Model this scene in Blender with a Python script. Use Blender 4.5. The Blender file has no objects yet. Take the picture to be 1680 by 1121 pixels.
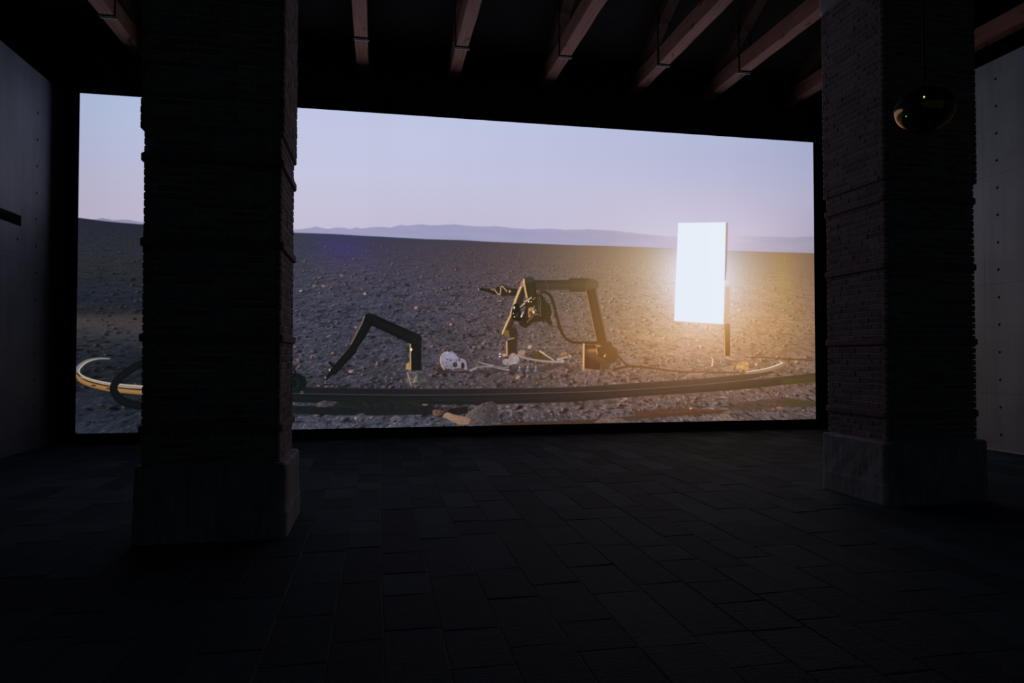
import bpy, bmesh, math, random
import numpy as np
from mathutils import Vector, Matrix

random.seed(11)
scene = bpy.context.scene
COL = scene.collection

# ---------------------------------------------------------------- camera
cam_data = bpy.data.cameras.new('camera')
cam_data.sensor_width = 36.0
cam_data.lens = 24.0
cam_data.clip_start = 0.05
cam = bpy.data.objects.new('camera', cam_data)
COL.objects.link(cam)
cam.location = (0.0, 0.0, 1.55)
cam.rotation_euler = (math.radians(90 + 1.2531), 0.0, -math.radians(11.1129))
scene.camera = cam

# ---------------------------------------------------------------- world: faint teal fill light, added through the open end behind the visitor
world = bpy.data.worlds.new('world')
scene.world = world
world.use_nodes = True
bgn = world.node_tree.nodes['Background']
bgn.inputs['Color'].default_value = (0.50, 0.84, 1.0, 1)
bgn.inputs['Strength'].default_value = 0.024

# ---------------------------------------------------------------- exposure
vs = scene.view_settings
scene.display_settings.display_device = 'sRGB'
vs.view_transform = 'Standard'
vs.look = 'None'
vs.exposure = 0.0
vs.gamma = 1.0
vs.use_curve_mapping = False

SCREEN_GAIN = 1.0

# ----------------------------------------------------------------------------
# the film frame shown by the LED wall: a generated picture, drawn with numpy.
# Shapes are written in measured coordinates and laid out flat on the LED wall.
# ----------------------------------------------------------------------------
PW, PH = 2400, 997                      # pixels of the LED picture
SX0, SX1, SZ0, SZ1 = -5.18, 9.26, 0.20, 6.20   # the lit area in metres

def P(pts):
    """measured points -> pixels of the LED picture (rectified onto the wall plane)"""
    f = 1120.0; yaw = math.atan(220 / f); pit = math.atan(24.5 / f)
    a = np.atleast_2d(np.array(pts, float))
    cx, cy = (a[:, 0] - 840) / f, (a[:, 1] - 560.5) / f
    dx = math.sin(yaw) * math.cos(pit) + math.cos(yaw) * cx + math.sin(yaw) * math.sin(pit) * cy
    dy = math.cos(yaw) * math.cos(pit) - math.sin(yaw) * cx + math.cos(yaw) * math.sin(pit) * cy
    dz = math.sin(pit) - math.cos(pit) * cy
    X = dx / dy * 13.2; Z = 1.55 + dz / dy * 13.2
    return np.stack([(X - SX0) / (SX1 - SX0) * PW, (SZ1 - Z) / (SZ1 - SZ0) * PH], 1)

def paint_picture():
    rs = np.random.RandomState(7)
    img = np.zeros((PH, PW, 3), np.float32)
    yy, xx = np.mgrid[0:PH, 0:PW].astype(np.float32)
    sc = lambda x: 2.2 - 0.42 * 0 + (x - 130) / 1210 * -0.0   # nominal
    def C(r, g, b): return np.array((r, g, b), np.float32) / 255
    def px(u): return P([(u, 450)])[0, 0]
    def scale(u, v):
        a = P([(u, v), (u, v + 10)]); return float(np.hypot(*(a[1] - a[0])) / 10)
    tab = rs.rand(512, 512).astype(np.float32)
    def noise(x, y, o=0):
        x = x + o * 37.3; y = y + o * 91.7
        xi = np.floor(x); yi = np.floor(y); fx = x - xi; fy = y - yi
        fx = fx * fx * (3 - 2 * fx); fy = fy * fy * (3 - 2 * fy)
        x0 = xi.astype(np.int32) & 511; y0 = yi.astype(np.int32) & 511; x1 = (x0 + 1) & 511; y1 = (y0 + 1) & 511
        return (tab[y0, x0] * (1 - fx) + tab[y0, x1] * fx) * (1 - fy) + (tab[y1, x0] * (1 - fx) + tab[y1, x1] * fx) * fy - 0.5
    def ramp(v, ks, cs):
        cs = np.array(cs, np.float32) / 255
        return np.stack([np.interp(v, ks, cs[:, i]) for i in range(3)], -1).astype(np.float32)
    def spl(pts, n=8):
        p = np.array(pts, float); q = np.vstack([2 * p[0] - p[1], p, 2 * p[-1] - p[-2]]); out = []
        for i in range(len(p) - 1):
            a, b, c, d = q[i:i + 4]
            for t in np.arange(n) / n:
                out.append(0.5 * (2 * b + (c - a) * t + (2 * a - 5 * b + 4 * c - d) * t * t + (3 * b - a - 3 * c + d) * t ** 3))
        out.append(p[-1]); return np.array(out)
    def win(p, m):
        x0 = max(0, int(p[:, 0].min() - m)); x1 = min(PW, int(p[:, 0].max() + m + 2))
        y0 = max(0, int(p[:, 1].min() - m)); y1 = min(PH, int(p[:, 1].max() + m + 2))
        return (x0, x1, y0, y1) if x1 > x0 and y1 > y0 else None
    def blend(w, a, col):
        x0, x1, y0, y1 = w; s = img[y0:y1, x0:x1]; s += (col - s) * a[..., None]
    def sdf(p, w):
        x0, x1, y0, y1 = w; X = xx[y0:y1, x0:x1]; Y = yy[y0:y1, x0:x1]
        d = np.full(X.shape, 1e9, np.float32); ins = np.zeros(X.shape, bool); n = len(p)
        for i in range(n):
            ax, ay = p[i]; bx, by = p[(i + 1) % n]; ex, ey = bx - ax, by - ay
            t = np.clip(((X - ax) * ex + (Y - ay) * ey) / (ex * ex + ey * ey + 1e-9), 0, 1)
            d = np.minimum(d, np.hypot(X - ax - ex * t, Y - ay - ey * t))
            if ey: ins ^= ((ay > Y) != (by > Y)) & (X < (Y - ay) / ey * ex + ax)
        return np.where(ins, -d, d)
    def poly(pts, col, soft=0.9, a=1.0, tex=0.0, smooth=0, grad=None):
        p = P(spl(list(pts) + [pts[0]], smooth)[:-1] if smooth else pts)
        w = win(p, soft + 2)
        if not w: return
        al = np.clip(0.5 - sdf(p, w) / (2 * soft), 0, 1) * a
        c = C(*col)
        if grad is not None:
            x0, x1, y0, y1 = w; g2, dirx, diry = grad
            s = (xx[y0:y1, x0:x1] - p[:, 0].min()) / np.ptp(p[:, 0]) * dirx + (yy[y0:y1, x0:x1] - p[:, 1].min()) / np.ptp(p[:, 1]) * diry
            c = c + (C(*g2) - c) * np.clip(s, 0, 1)[..., None]
        if tex:
            x0, x1, y0, y1 = w; X = xx[y0:y1, x0:x1]; Y = yy[y0:y1, x0:x1]
            c = c * (1 + tex * (noise(X / 9, Y / 5, 3) + noise(X / 3.5, Y / 2.5, 5)))[..., None]
        blend(w, al, c)
    def ell(u, v, ru, rv, col, soft=0.9, a=1.0, tex=0.0, rot=0, grad=None):
        t = np.linspace(0, 2 * math.pi, 25)[:-1]; cr, sr = math.cos(rot), math.sin(rot)
        poly(np.stack([u + ru * np.cos(t) * cr - rv * np.sin(t) * sr, v + ru * np.cos(t) * sr + rv * np.sin(t) * cr], 1), col, soft, a, tex, 0, grad)
    def tube(pts, wd, col, lit=None, litw=0.25, side=-1, a=1.0, soft=0.9, smooth=0, lit2=None, flat=False):
        """a bar of changing width; `lit` colours the rim on one side (side -1: left of travel)"""
        pts = np.array(pts, float); wd = np.array(wd if np.ndim(wd) else [wd] * len(pts), float)
        if smooth:
            wd = np.interp(np.linspace(0, len(pts) - 1, (len(pts) - 1) * smooth + 1), np.arange(len(pts)), wd); pts = spl(pts, smooth)
        k = np.array([scale(*q) for q in pts]); p = P(pts); r = wd * k / 2
        w = win(p, r.max() + soft + 2)
        if not w: return
        x0, x1, y0, y1 = w; X = xx[y0:y1, x0:x1]; Y = yy[y0:y1, x0:x1]
        best = np.full(X.shape, 1e9, np.float32); lat = np.zeros(X.shape, np.float32)
        for i in range(len(p) - 1):
            ax, ay = p[i]; ex, ey = p[i + 1] - p[i]; L2 = ex * ex + ey * ey + 1e-9
            t0 = ((X - ax) * ex + (Y - ay) * ey) / L2; t = np.clip(t0, 0, 1)
            rr = r[i] + (r[i + 1] - r[i]) * t
            d = np.hypot(X - ax - ex * t, Y - ay - ey * t) - rr
            if flat: d = np.maximum(d, np.abs(t0 - 0.5) * math.sqrt(L2) - math.sqrt(L2) / 2)
            l = ((X - ax) * ey - (Y - ay) * ex) / math.sqrt(L2) / rr
            m = d < best; best = np.where(m, d, best); lat = np.where(m, l, lat)
        al = np.clip(0.5 - best / (2 * soft), 0, 1) * a
        c = np.broadcast_to(C(*col), X.shape + (3,)) * (1 - 0.25 * np.abs(lat)[..., None])
        if lit is not None:
            q = np.clip((side * -lat - (1 - 2 * litw)) / (litw * 0.8), 0, 1)[..., None]
            c = c + (C(*lit) - c) * q
        if lit2 is not None:
            q = np.clip((side * lat - 0.6) / 0.4, 0, 1)[..., None]; c = c + (C(*lit2) - c) * q
        blend(w, al, c)

    # ---- measured column / row coordinates for every pixel -----------------
    us = np.linspace(60, 1400, 200); col_u = np.interp(np.arange(PW), P(np.stack([us, us * 0 + 450], 1))[:, 0], us).astype(np.float32)
    U = np.broadcast_to(col_u, (PH, PW))
    # ---- sky ---------------------------------------------------------------
    t = yy / PH
    skyT = ramp(U, [124, 230, 480, 800, 1000, 1200, 1337], [(168, 183, 213), (176, 190, 220), (192, 198, 227), (190, 197, 226), (184, 191, 221), (176, 183, 213), (164, 171, 202)])
    skyM = ramp(U, [124, 230, 480, 800, 1000, 1200, 1337], [(178, 178, 205), (184, 184, 211), (197, 197, 223), (195, 195, 221), (194, 191, 218), (189, 185, 211), (176, 173, 200)])
    skyB = ramp(U, [124, 230, 480, 800, 1000, 1100, 1220, 1337], [(184, 175, 196), (190, 182, 204), (196, 189, 211), (195, 188, 210), (198, 192, 211), (205, 198, 213), (203, 192, 210), (172, 161, 182)])
    q = np.clip(t / 0.22, 0, 1)[..., None]; sky = skyT + (skyM - skyT) * q
    q = np.clip((t - 0.20) / 0.20, 0, 1)[..., None]; sky = sky + (skyB - sky) * q
    sky += (0.012 * noise(xx / 300, yy / 120, 9) + 0.004 * noise(xx / 2.0, yy / 2.0, 2))[..., None]
    img[:] = sky
    # ---- far mountains -----------------------------------------------------
    ridge = [(60, 362), (150, 361), (168, 357.5), (185, 361), (205, 360), (232, 364), (300, 366), (380, 372), (440, 374), (478, 376.5), (496, 376), (518, 372), (538, 375.5), (552, 373), (566, 373.5), (574, 376), (584, 373), (592, 375), (610, 373), (626, 372), (640, 373.5), (656, 369), (668, 370), (692, 368), (705, 369.5), (725, 369), (748, 368), (762, 370), (790, 371.5), (815, 371), (840, 374), (870, 376), (900, 375), (930, 377), (965, 376), (1000, 378), (1015, 379), (1040, 382), (1075, 386), (1110, 388.5), (1195, 387), (1240, 387.5), (1275, 388), (1300, 390), (1320, 388), (1400, 388)]
    hor = [(60, 352), (127, 357), (150, 360), (178, 363.5), (205, 366), (232, 368), (330, 375), (478, 381.6), (540, 383.5), (600, 387), (640, 389), (700, 392.3), (760, 394), (800, 396.5), (850, 398.5), (940, 402), (1000, 403.6), (1040, 405), (1110, 408), (1200, 411.5), (1270, 413.5), (1337, 415.5), (1400, 417)]
    R_ = P(ridge); H_ = P(hor)
    ry = np.interp(np.arange(PW), R_[:, 0], R_[:, 1]).astype(np.float32) + 1.2 * noise(np.arange(PW) / 14.0, np.zeros(PW), 4)
    hy = np.interp(np.arange(PW), H_[:, 0], H_[:, 1]).astype(np.float32) + 0.5 * noise(np.arange(PW) / 10.0, np.zeros(PW), 6)
    mc = ramp(U, [124, 232, 480, 760, 900, 1000, 1100, 1200, 1260, 1337], [(128, 128, 158), (145, 143, 172), (156, 155, 188), (158, 156, 190), (162, 158, 189), (172, 164, 188), (194, 182, 201), (202, 190, 206), (178, 169, 190), (158, 149, 170)])
    mc = mc * (1 + 0.03 * noise(xx / 90, yy / 12, 8)[..., None])
    a = np.clip((yy - ry) / 3.0 + 0.5, 0, 1)[..., None]; img += (mc - img) * a
    # ---- desert plain ------------------------------------------------------
    g = np.clip((yy - hy) / (PH - hy), 0, 1); gg = g + 0.035
    A = (xx - 1300) / gg / 9.5; B = np.log(gg) * 62.0
    gl = ramp(g, [0, .06, .16, .25, .34, .43, .48, .54, .62, .75, 1], [(38, 40, 54), (40, 43, 52), (42, 44, 52), (40, 41, 47), (33, 38, 48), (36, 38, 44), (58, 54, 53), (50, 50, 56), (32, 36, 44), (31, 34, 41), (36, 41, 52)])
    gm = ramp(g, [0, .03, .1, .2, .35, .5, .7, .85, 1], [(58, 60, 78), (62, 60, 76), (66, 61, 76), (66, 63, 79), (60, 61, 77), (56, 58, 72), (53, 54, 64), (56, 57, 67), (60, 64, 76)])
    gr = ramp(g, [0, .1, .3, .55, .8, 1], [(84, 66, 64), (80, 64, 64), (78, 63, 66), (74, 63, 66), (70, 62, 66), (64, 62, 68)])
    k1 = np.clip((U - 250) / 230, 0, 1)[..., None]; k2 = np.clip((U - 640) / 420, 0, 1)[..., None]
    ground = gl + (gm - gl) * k1; ground = ground + (gr - ground) * k2
    vio = np.exp(-((U - 560) / 55) ** 2 - ((g - .07) / .08) ** 2)[..., None]; ground = ground + vio * C(-2, -4, 22)
    grn = np.exp(-((U - 497) / 30) ** 2 - ((g - .12) / .12) ** 2)[..., None]; ground = ground + grn * C(-8, 0, -4)
    rough = 0.20 * noise(A * 0.13, B * 0.30, 1) + 0.30 * noise(A * 0.55, B * 0.95, 2) + 0.40 * noise(A * 1.9, B * 2.3, 3) + 0.42 * noise(A * 4.5, B * 5.0, 5)
    amp = np.interp(g, [0, .04, .12, .3, 1], [.05, .2, .5, .95, 1.15]).astype(np.float32)
    lf = np.interp(U, [124, 480], [.75, 1.0])
    ground = ground * (1 + amp * lf * rough)[..., None]
    pk = np.clip(noise(A * 1.1, B * 1.6, 11) - 0.24, 0, 1) * 2.6 * amp
    ground = ground + pk[..., None] * C(80, 58, 54) * np.interp(U, [124, 480], [.35, 1])[..., None]
    dk = np.clip(noise(A * 0.42, B * 1.0, 13) - 0.22, 0, 1) * 2.0 * amp
    ground = ground * (1 - np.clip(dk, 0, .6))[..., None]
    a = np.clip((yy - hy) / 2.5 + 0.5, 0, 1)[..., None]; img += (ground - img) * a
    # smooth sand patch at far left
    poly([(100, 516), (150, 520), (240, 515), (240, 545), (205, 541), (160, 545), (130, 536), (100, 538)], (64, 59, 60), 9, .75, .12, 6)
    poly([(150, 540), (200, 548), (250, 546), (250, 566), (190, 560), (150, 552)], (50, 51, 60), 8, .6, .15, 6)
    # ---- loose stones, lit from the left -----------------------------------
    N = 8500
    su = rs.rand(N) * PW; sg = 0.045 + 0.955 * rs.rand(N) ** 1.5
    sz = rs.rand(N) ** 3.4; rn = rs.rand(N, 8)
    for i in np.argsort(sg):
        x = su[i]; h0 = hy[int(x)]; y = h0 + sg[i] * (PH - h0); u = col_u[int(x)]
        r = (0.60 + 3.6 * sz[i]) * (0.40 + 0.85 * sg[i]) * 1.6
        m = int(r * 3.2 + 3); X0, Y0 = int(x), int(y)
        if X0 < m or X0 > PW - m - 1 or Y0 < m or Y0 > PH - m - 1: continue
        X = xx[Y0 - m:Y0 + m, X0 - m:X0 + m] - x; Y = yy[Y0 - m:Y0 + m, X0 - m:X0 + m] - y
        an = (rn[i, 0] - 0.62) * 2.6; ca, sa = math.cos(an), math.sin(an); Xr = X * ca + Y * sa; Yr = (-X * sa + Y * ca) / (0.40 + 0.5 * rn[i, 1])
        th = np.arctan2(Yr, Xr); wob = 1 + .30 * np.sin(2 * th + 6.28 * rn[i, 4]) + .24 * np.sin(3 * th + 6.28 * rn[i, 5]) + .15 * np.sin(5 * th + 6.28 * rn[i, 6])
        s = img[Y0 - m:Y0 + m, X0 - m:X0 + m]
        sh = np.exp(-(((X - r * 1.4) / (r * 1.5)) ** 2 + ((Y - r * .35) / (r * .65)) ** 2)) * (0.16 + 0.34 * (sz[i] > .25)) * min(1, sg[i] * 4)
        s *= (1 - sh)[..., None]
        e = np.clip((1.25 - np.hypot(Xr, Yr) / (r * 1.1 * wob)) * 1.3, 0, 1)
        b = (0.10 + 0.90 * rn[i, 2] ** 1.1) * float(np.interp(u, [124, 235, 480], [.30, .42, .95])) * min(1, .35 + sg[i] * 3)
        cc = C(166, 130, 120) if rn[i, 3] < .68 else C(116, 112, 134)
        lt = np.clip(.72 - .34 * X / r - .2 * Y / r, .3, 1.05)
        s += (cc - s) * (e * b * lt)[..., None]
    # flat pale slabs here and there
    for (u, v, w_, h_, c) in [(612, 537, 22, 2, (72, 72, 90)), (650, 534, 26, 2.4, (76, 76, 96)), (700, 592, 24, 3, (70, 72, 92)), (535, 540, 10, 1.6, (62, 68, 92)), (830, 577, 42, 2.2, (80, 77, 92)), (905, 569, 26, 1.8, (84, 76, 86)), (588, 593, 16, 2, (66, 66, 82))]:
        ell(u, v, w_, h_, c, 2, .7, .2)
    for (u, v) in [(596, 507), (654, 485), (747, 485), (531, 531), (806, 541), (640, 472), (575, 507), (700, 505), (1250, 548), (1290, 548), (1215, 545), (1060, 578)]:
        ell(u, v, 9, 1.8, (36, 35, 36), 2.5, .55)
    for (u, v, r, c) in [(869, 569, 4, (170, 130, 105)), (849, 619, 4, (175, 130, 100)), (856, 579, 6, (140, 105, 85)), (598, 482, 2.6, (180, 145, 125)), (739, 532, 2.4, (185, 140, 110)), (682, 505, 3, (165, 125, 100)), (493, 477, 2.5, (150, 125, 120)), (530, 469, 3, (150, 120, 120)), (515, 469, 3, (125, 105, 110)), (575, 609, 4, (130, 105, 100)), (1240, 598, 3, (170, 125, 95)), (1306, 593, 3, (150, 105, 80)), (925, 581, 5, (120, 85, 65)), (560, 452, 2.5, (120, 105, 115))]:
        ell(u, v, r, r * .75, c, 1.2, .9, .5, -.4)

    # ---- the bright arc of rail and the black hose at far left -------------
    tube([(179, 589), (160, 589.5), (145, 594), (134, 601), (131, 608)], [10, 9, 8, 7, 7], (44, 46, 50), smooth=6)
    tube([(179, 588), (160, 588), (143, 592), (131, 600), (126.5, 608), (130, 616), (146, 624), (172, 630), (200, 633.5), (240, 636.5), (275, 640)], [2, 3, 5, 7, 7, 7, 7, 7, 7, 7, 7], (128, 126, 132), lit=(205, 190, 170), litw=.3, side=-1, smooth=6)
    tube([(124, 613), (133, 624), (152, 631.5), (180, 637.5), (205, 641), (240, 644), (275, 647)], [5, 8, 9, 10, 9, 9, 9], (160, 118, 72), lit=(70, 55, 42), litw=.16, side=-1, smooth=6)
    tube([(126, 613), (136, 621), (152, 627.5), (180, 633.5), (205, 637), (240, 639.5)], 1.8, (30, 26, 24), smooth=6)
    tube([(132, 618.5), (150, 625), (175, 631), (200, 634.8), (240, 637.3)], 1.5, (215, 178, 125), smooth=6)
    for u, v in ((151, 632), (154, 632.6), (175, 637), (178, 637.6)): tube([(u, v), (u + 2, v + .4)], 1.8, (30, 24, 20))
    ell(126, 538, 3, 3, (84, 62, 52), 1, .8, .4); tube([(126, 548), (150, 550)], 3, (62, 66, 78), a=.6); tube([(126, 570), (160, 574)], 2, (58, 62, 74), a=.5)
    tube([(300, 612), (262, 590), (232, 597), (212, 608), (196, 620), (186, 635), (191, 649), (205, 660), (235, 666), (280, 662)], [11, 12, 12, 12, 12, 11, 13, 14, 13, 12], (18, 21, 25), smooth=8)
    # ---- the two black rails across the frame ------------------------------
    back_t = [(262, 632), (330, 632), (478, 634.5), (600, 637), (740, 638), (940, 635), (1040, 628.5), (1150, 621), (1225, 613.5), (1262, 607.5)]
    line = [(262, 642), (330, 643), (478, 645.5), (600, 647.5), (740, 648), (940, 643.5), (1040, 639), (1150, 631), (1225, 623.5), (1280, 618), (1350, 610)]
    bot = [(1350, 625), (1280, 632), (1225, 638), (1150, 644), (1040, 651), (940, 659), (840, 662.5), (740, 664), (600, 662), (478, 660), (330, 656), (262, 652)]
    poly(back_t + [(1272, 611)] + line[::-1][2:], (25, 28, 32), .9, 1, .1)
    poly(list(spl(line, 4)) + list(spl(bot, 4)), (22, 25, 28), .9, 1, .1)
    for k in (0.45, 0.62): tube([(478, 645.5 + 14 * k), (600, 647.5 + 14.5 * k), (740, 648 + 15 * k), (940, 643.5 + 14.5 * k), (1150, 631 + 12 * k)], .9, (40, 42, 46), smooth=4, a=.6)
    tube(line[2:], 1.1, (74, 72, 76), smooth=4)
    tube(back_t[2:], .9, (64, 62, 66), smooth=4, a=.8)
    tube([(1225, 612), (1258, 607), (1280, 600), (1287, 595), (1279, 591.5)], [5, 7, 8, 6.5, 4], (92, 84, 80), lit=(190, 180, 170), litw=.3, side=-1, smooth=6)
    tube([(1288, 600), (1286, 607), (1282, 613)], 3, (66, 58, 54), a=.8)
    poly([(1285, 622), (1350, 613), (1350, 628), (1310, 631), (1280, 630)], (40, 42, 26), 8, .8)
    # dark motor half hidden by the pillar
    ell(484, 628, 19, 16, (19, 23, 24), 1, 1); ell(481, 629, 10, 11, (30, 34, 34), 1.5, .6); ell(481, 629, 6, 7, (14, 17, 18), 1.5, .8)
    tube([(474, 612), (479, 606), (484, 610), (482, 620)], 2.4, (16, 19, 19), smooth=5); ell(495, 644, 3, 3, (80, 72, 74), 1, .8)
    # ---- long box, sand bags, cloth and rocks in the foreground ------------
    tube([(478, 664), (514, 667)], 4, (66, 70, 84), a=.8)
    poly([(430, 665), (600, 667), (710, 664.5), (711, 680), (610, 682), (540, 681), (430, 678)], (24, 28, 31), 1, 1, .2)
    poly([(545, 668), (556, 660), (585, 657), (612, 661), (650, 656), (672, 657.5), (700, 664), (708, 667), (640, 670)], (27, 30, 30), 1.2, 1, .25, 4)
    poly([(519, 668), (522, 660), (530, 657), (556, 659), (548, 664), (535, 668)], (88, 76, 78), .9, 1, .5, 0, ((40, 42, 48), 1, 0))
    ell(697, 664, 5, 1.3, (140, 112, 100), .8, .8)
    poly([(582, 688), (585, 680), (594, 677.5), (602, 682), (604, 687)], (68, 70, 76), 1, 1, .4); ell(583, 686, 1.6, 2.6, (165, 125, 105), .8)
    poly([(709, 674), (712, 670), (730, 672), (766, 666), (768, 678), (740, 683), (716, 685)], (26, 25, 25), 1, 1, .2)
    poly([(709, 675), (712, 672), (726, 673), (737, 672), (728, 678), (718, 685), (711, 683)], (112, 84, 74), 1, 1, .4, 0, ((52, 44, 42), 1, .3))
    poly([(763, 681), (772, 674), (782, 667), (792, 661), (806, 658), (814, 662), (817, 676), (812, 692), (790, 699), (766, 697)], (88, 81, 84), 1, 1, .35, 0, ((52, 50, 55), 1, .2))
    tube([(764, 681), (769, 678), (776, 673), (790, 664)], 2, (130, 104, 92), a=.6, smooth=4)
    poly([(725, 684), (729, 678.5), (734, 676), (744, 680), (766, 684.5), (772, 688), (768, 697), (752, 697), (744, 692)], (150, 119, 100), .9, 1, .12, 0, ((128, 100, 88), .8, .2))
    for k in range(5): tube([(734 + 6 * k, 679 + 1.2 * k), (732 + 6 * k, 688 + 1.5 * k)], .8, (120, 94, 80), a=.35)
    poly([(800, 698), (842, 693), (960, 689), (1100, 678), (1160, 675), (1185, 674), (1185, 678), (1120, 681), (1040, 689), (970, 697), (850, 700)], (52, 40, 34), 1.2, .9, .15)
    poly([(1040, 674), (1100, 670.5), (1160, 671.5), (1200, 673), (1170, 679), (1100, 683), (1045, 687)], (56, 38, 30), 1.6, .75, .15)
    poly([(1185, 668), (1215, 660), (1255, 655), (1300, 654), (1345, 660), (1345, 668), (1290, 668), (1225, 674)], (48, 42, 38), 2, .75, .2)
    poly([(1275, 656), (1300, 654), (1345, 661), (1345, 667), (1290, 667)], (46, 46, 28), 8, .7)
    poly([(1165, 690), (1180, 680), (1190, 678), (1198, 682), (1206, 690)], (96, 84, 82), 1.2, .9, .4)
    poly([(975, 694), (985, 686), (1000, 683), (1020, 687), (1030, 692)], (92, 82, 84), 1.2, .8, .4)
    ell(1133, 670, 2, 1.6, (220, 140, 75), .8); ell(1278, 669, 5, 1.8, (150, 90, 60), 1, .9)
    # ---- left arm -----------------------------------------------------------
    K = (20, 23, 25)
    poly([(667, 633), (666, 612), (672, 606), (684, 606), (696, 612), (706, 622), (712, 634)], (84, 82, 86), 1, 1, .5, 0, ((52, 52, 57), 1, .2))
    tube([(668, 611), (671, 622), (674, 632)], 1.8, (170, 145, 125), smooth=3); poly([(676, 629), (680, 619), (684, 616), (683, 626)], (150, 118, 90), 1, .8, .3)
    poly([(665.5, 606), (666, 597), (671, 594), (672, 607)], (165, 132, 84), .9, 1)
    tube([(681.5, 556), (681.5, 608)], 19.5, K, lit=(150, 118, 72), litw=.10, side=1, flat=True, lit2=(26, 28, 28))
    tube([(673, 562), (673.5, 606)], 2.2, (178, 146, 94)); ell(674.5, 573.5, 1.6, 2.6, (245, 235, 205), .8)
    tube([(606.5, 523), (681.5, 557)], [18, 19.5], K); ell(683, 556, 9, 9, K)
    ell(606, 523, 9.6, 9.6, K)
    tube([(604.5, 525), (591, 550), (578, 571)], [17, 17, 13], K, lit=(120, 96, 78), litw=.07, side=1)
    tube([(597.5, 519), (594, 530), (584, 549), (575, 566)], 1.3, (190, 160, 135), a=.75)
    ell(578, 572, 7, 6.5, (16, 18, 20), .9, 1, 0, .6); tube([(573, 568), (584, 575)], 1.4, (70, 66, 62))
    tube([(578, 574), (562, 592), (547, 609)], [14, 13.5, 12], K, lit=(100, 84, 72), litw=.06, side=1)
    tube([(545, 610), (539, 617), (535, 621)], [6.5, 5.5, 4.5], K); tube([(547, 601), (541, 595)], 4.5, K); ell(540.5, 607, 1.5, 2, (165, 160, 165), .8); ell(533.5, 619.5, 1.4, 1.8, (150, 120, 100), .8)
    # ---- skull and bones ----------------------------------------------------
    poly([(718, 607), (770, 608), (830, 604), (870, 604), (925, 596), (935, 600), (880, 612), (760, 611)], (36, 36, 40), 3, .7)
    poly([(748, 583), (754, 588), (762, 591), (765, 598), (766, 607), (745, 609), (735, 600)], (128, 126, 148), .9, 1, .2)
    ell(736, 590.5, 14.6, 14.6, (152, 152, 180), .9, 1, .2, 0, ((112, 108, 128), .3, .9))
    poly([(722, 604), (740, 610), (768, 609), (768, 612), (716, 612)], (40, 39, 42), 1.5, .9)
    tube([(736, 576.3), (728, 578.8), (723.3, 584), (722.2, 591), (724, 599), (728.5, 606)], [.7, 1.2, 1.8, 2, 2.2, 2.2], (205, 158, 134), smooth=6)
    poly([(733, 575), (736.5, 578.2), (741, 575)], (40, 40, 48), .8, .9)
    for (u, v, a_, b_) in [(733.8, 589.8, 1.3, 1.2), (739, 591.2, 2, 1.3), (730.8, 594.6, 1.2, 1.2), (748.5, 591, 1.6, 1.2), (733.5, 601, 1.5, .9)]: ell(u, v, a_, b_, (62, 60, 74), .9, .85)
    ell(746.5, 598.5, 3.6, 4.2, (38, 32, 32), .9, 1); ell(747, 598, 1.8, 2, (92, 52, 42), 1, .8); ell(759, 600, 3, 5.4, (36, 32, 34), .9, 1)
    ell(753, 590.5, 1.5, 2.6, (56, 46, 46), .8, .95, 0, -.4); poly([(743, 605), (756, 603), (764, 607), (745, 609)], (60, 52, 48), 1, .8)
    tube([(752, 594), (755, 599), (754, 604)], 1.6, (160, 156, 172), a=.8, smooth=3)
    tube([(757, 589), (762, 592), (764.5, 600), (765, 606)], 2.6, (140, 138, 156), smooth=4)
    bn = (134, 128, 138)
    for (x0, y0, x1, y1) in [(768, 592, 776, 601), (774, 589, 779, 598), (779, 592, 776, 600), (768, 602, 778, 601), (785, 590, 780, 600)]: tube([(x0, y0), ((x0 + x1) / 2 + 1.5, (y0 + y1) / 2), (x1, y1)], 1, (104, 98, 104), smooth=3, a=.8)
    tube([(784, 593), (795, 597), (809, 600)], [1.6, 2.4, 3.0], bn, smooth=3); tube([(780, 602.5), (795, 601.5), (810, 601.5)], [2, 2, 2.6], bn, smooth=3)
    for k in range(5): tube([(782 - k * .5, 603 + k * .8), (775 - k, 604.5 + k), (769 + k * 1.4, 607.5 + k * .5)], 1.2, (142, 134, 140), smooth=3)
    for k in range(4): tube([(788 + 5 * k, 603), (790 + 5 * k, 607)], 1.2, (118, 110, 112), a=.8)
    tube([(812, 603), (822, 605), (834, 607)], [2.4, 2.2, 3.6], bn, smooth=3); tube([(814, 601.5), (826, 602.5), (834, 602)], [1.8, 1.8, 2.6], (120, 114, 124), smooth=3)
    for k in range(6): tube([(803 + 2 * k, 610), (805 + 2.1 * k, 603 - (k % 3))], 1, (84, 74, 72), a=.7)
    # ---- arm assembly in the middle ----------------------------------------
    W = (33, 31, 29)
    poly([(868, 591), (875, 580), (884, 575), (890, 580), (906, 591), (898, 595)], (48, 42, 30), 1.2, .95, .2)
    tube([(830, 478.5), (856, 480)], [12, 11.5], W); ell(835, 478, 2.6, 2.4, (206, 160, 118), 1.2, .95)
    tube([(786, 474), (798, 476), (812, 479)], [3.4, 5, 9], W, smooth=3); ell(785, 474.6, 1.1, 2, (160, 125, 105), .8); ell(791.5, 474, 1.8, 3, (24, 25, 26), .8)
    ell(818, 476.5, 6, 6.6, W); ell(827, 478, 7.6, 8.6, W); tube([(821, 469), (828, 468.5), (836, 472)], 3, (46, 48, 54), smooth=3, a=.8)
    tube([(812, 476), (815, 480.5), (819.5, 483), (821, 477), (821.5, 471), (824, 470), (828, 474), (831, 478)], 1.7, (216, 168, 126), smooth=5)
    tube([(806, 475), (811, 475.5)], 2.4, (176, 132, 104), a=.8)
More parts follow.
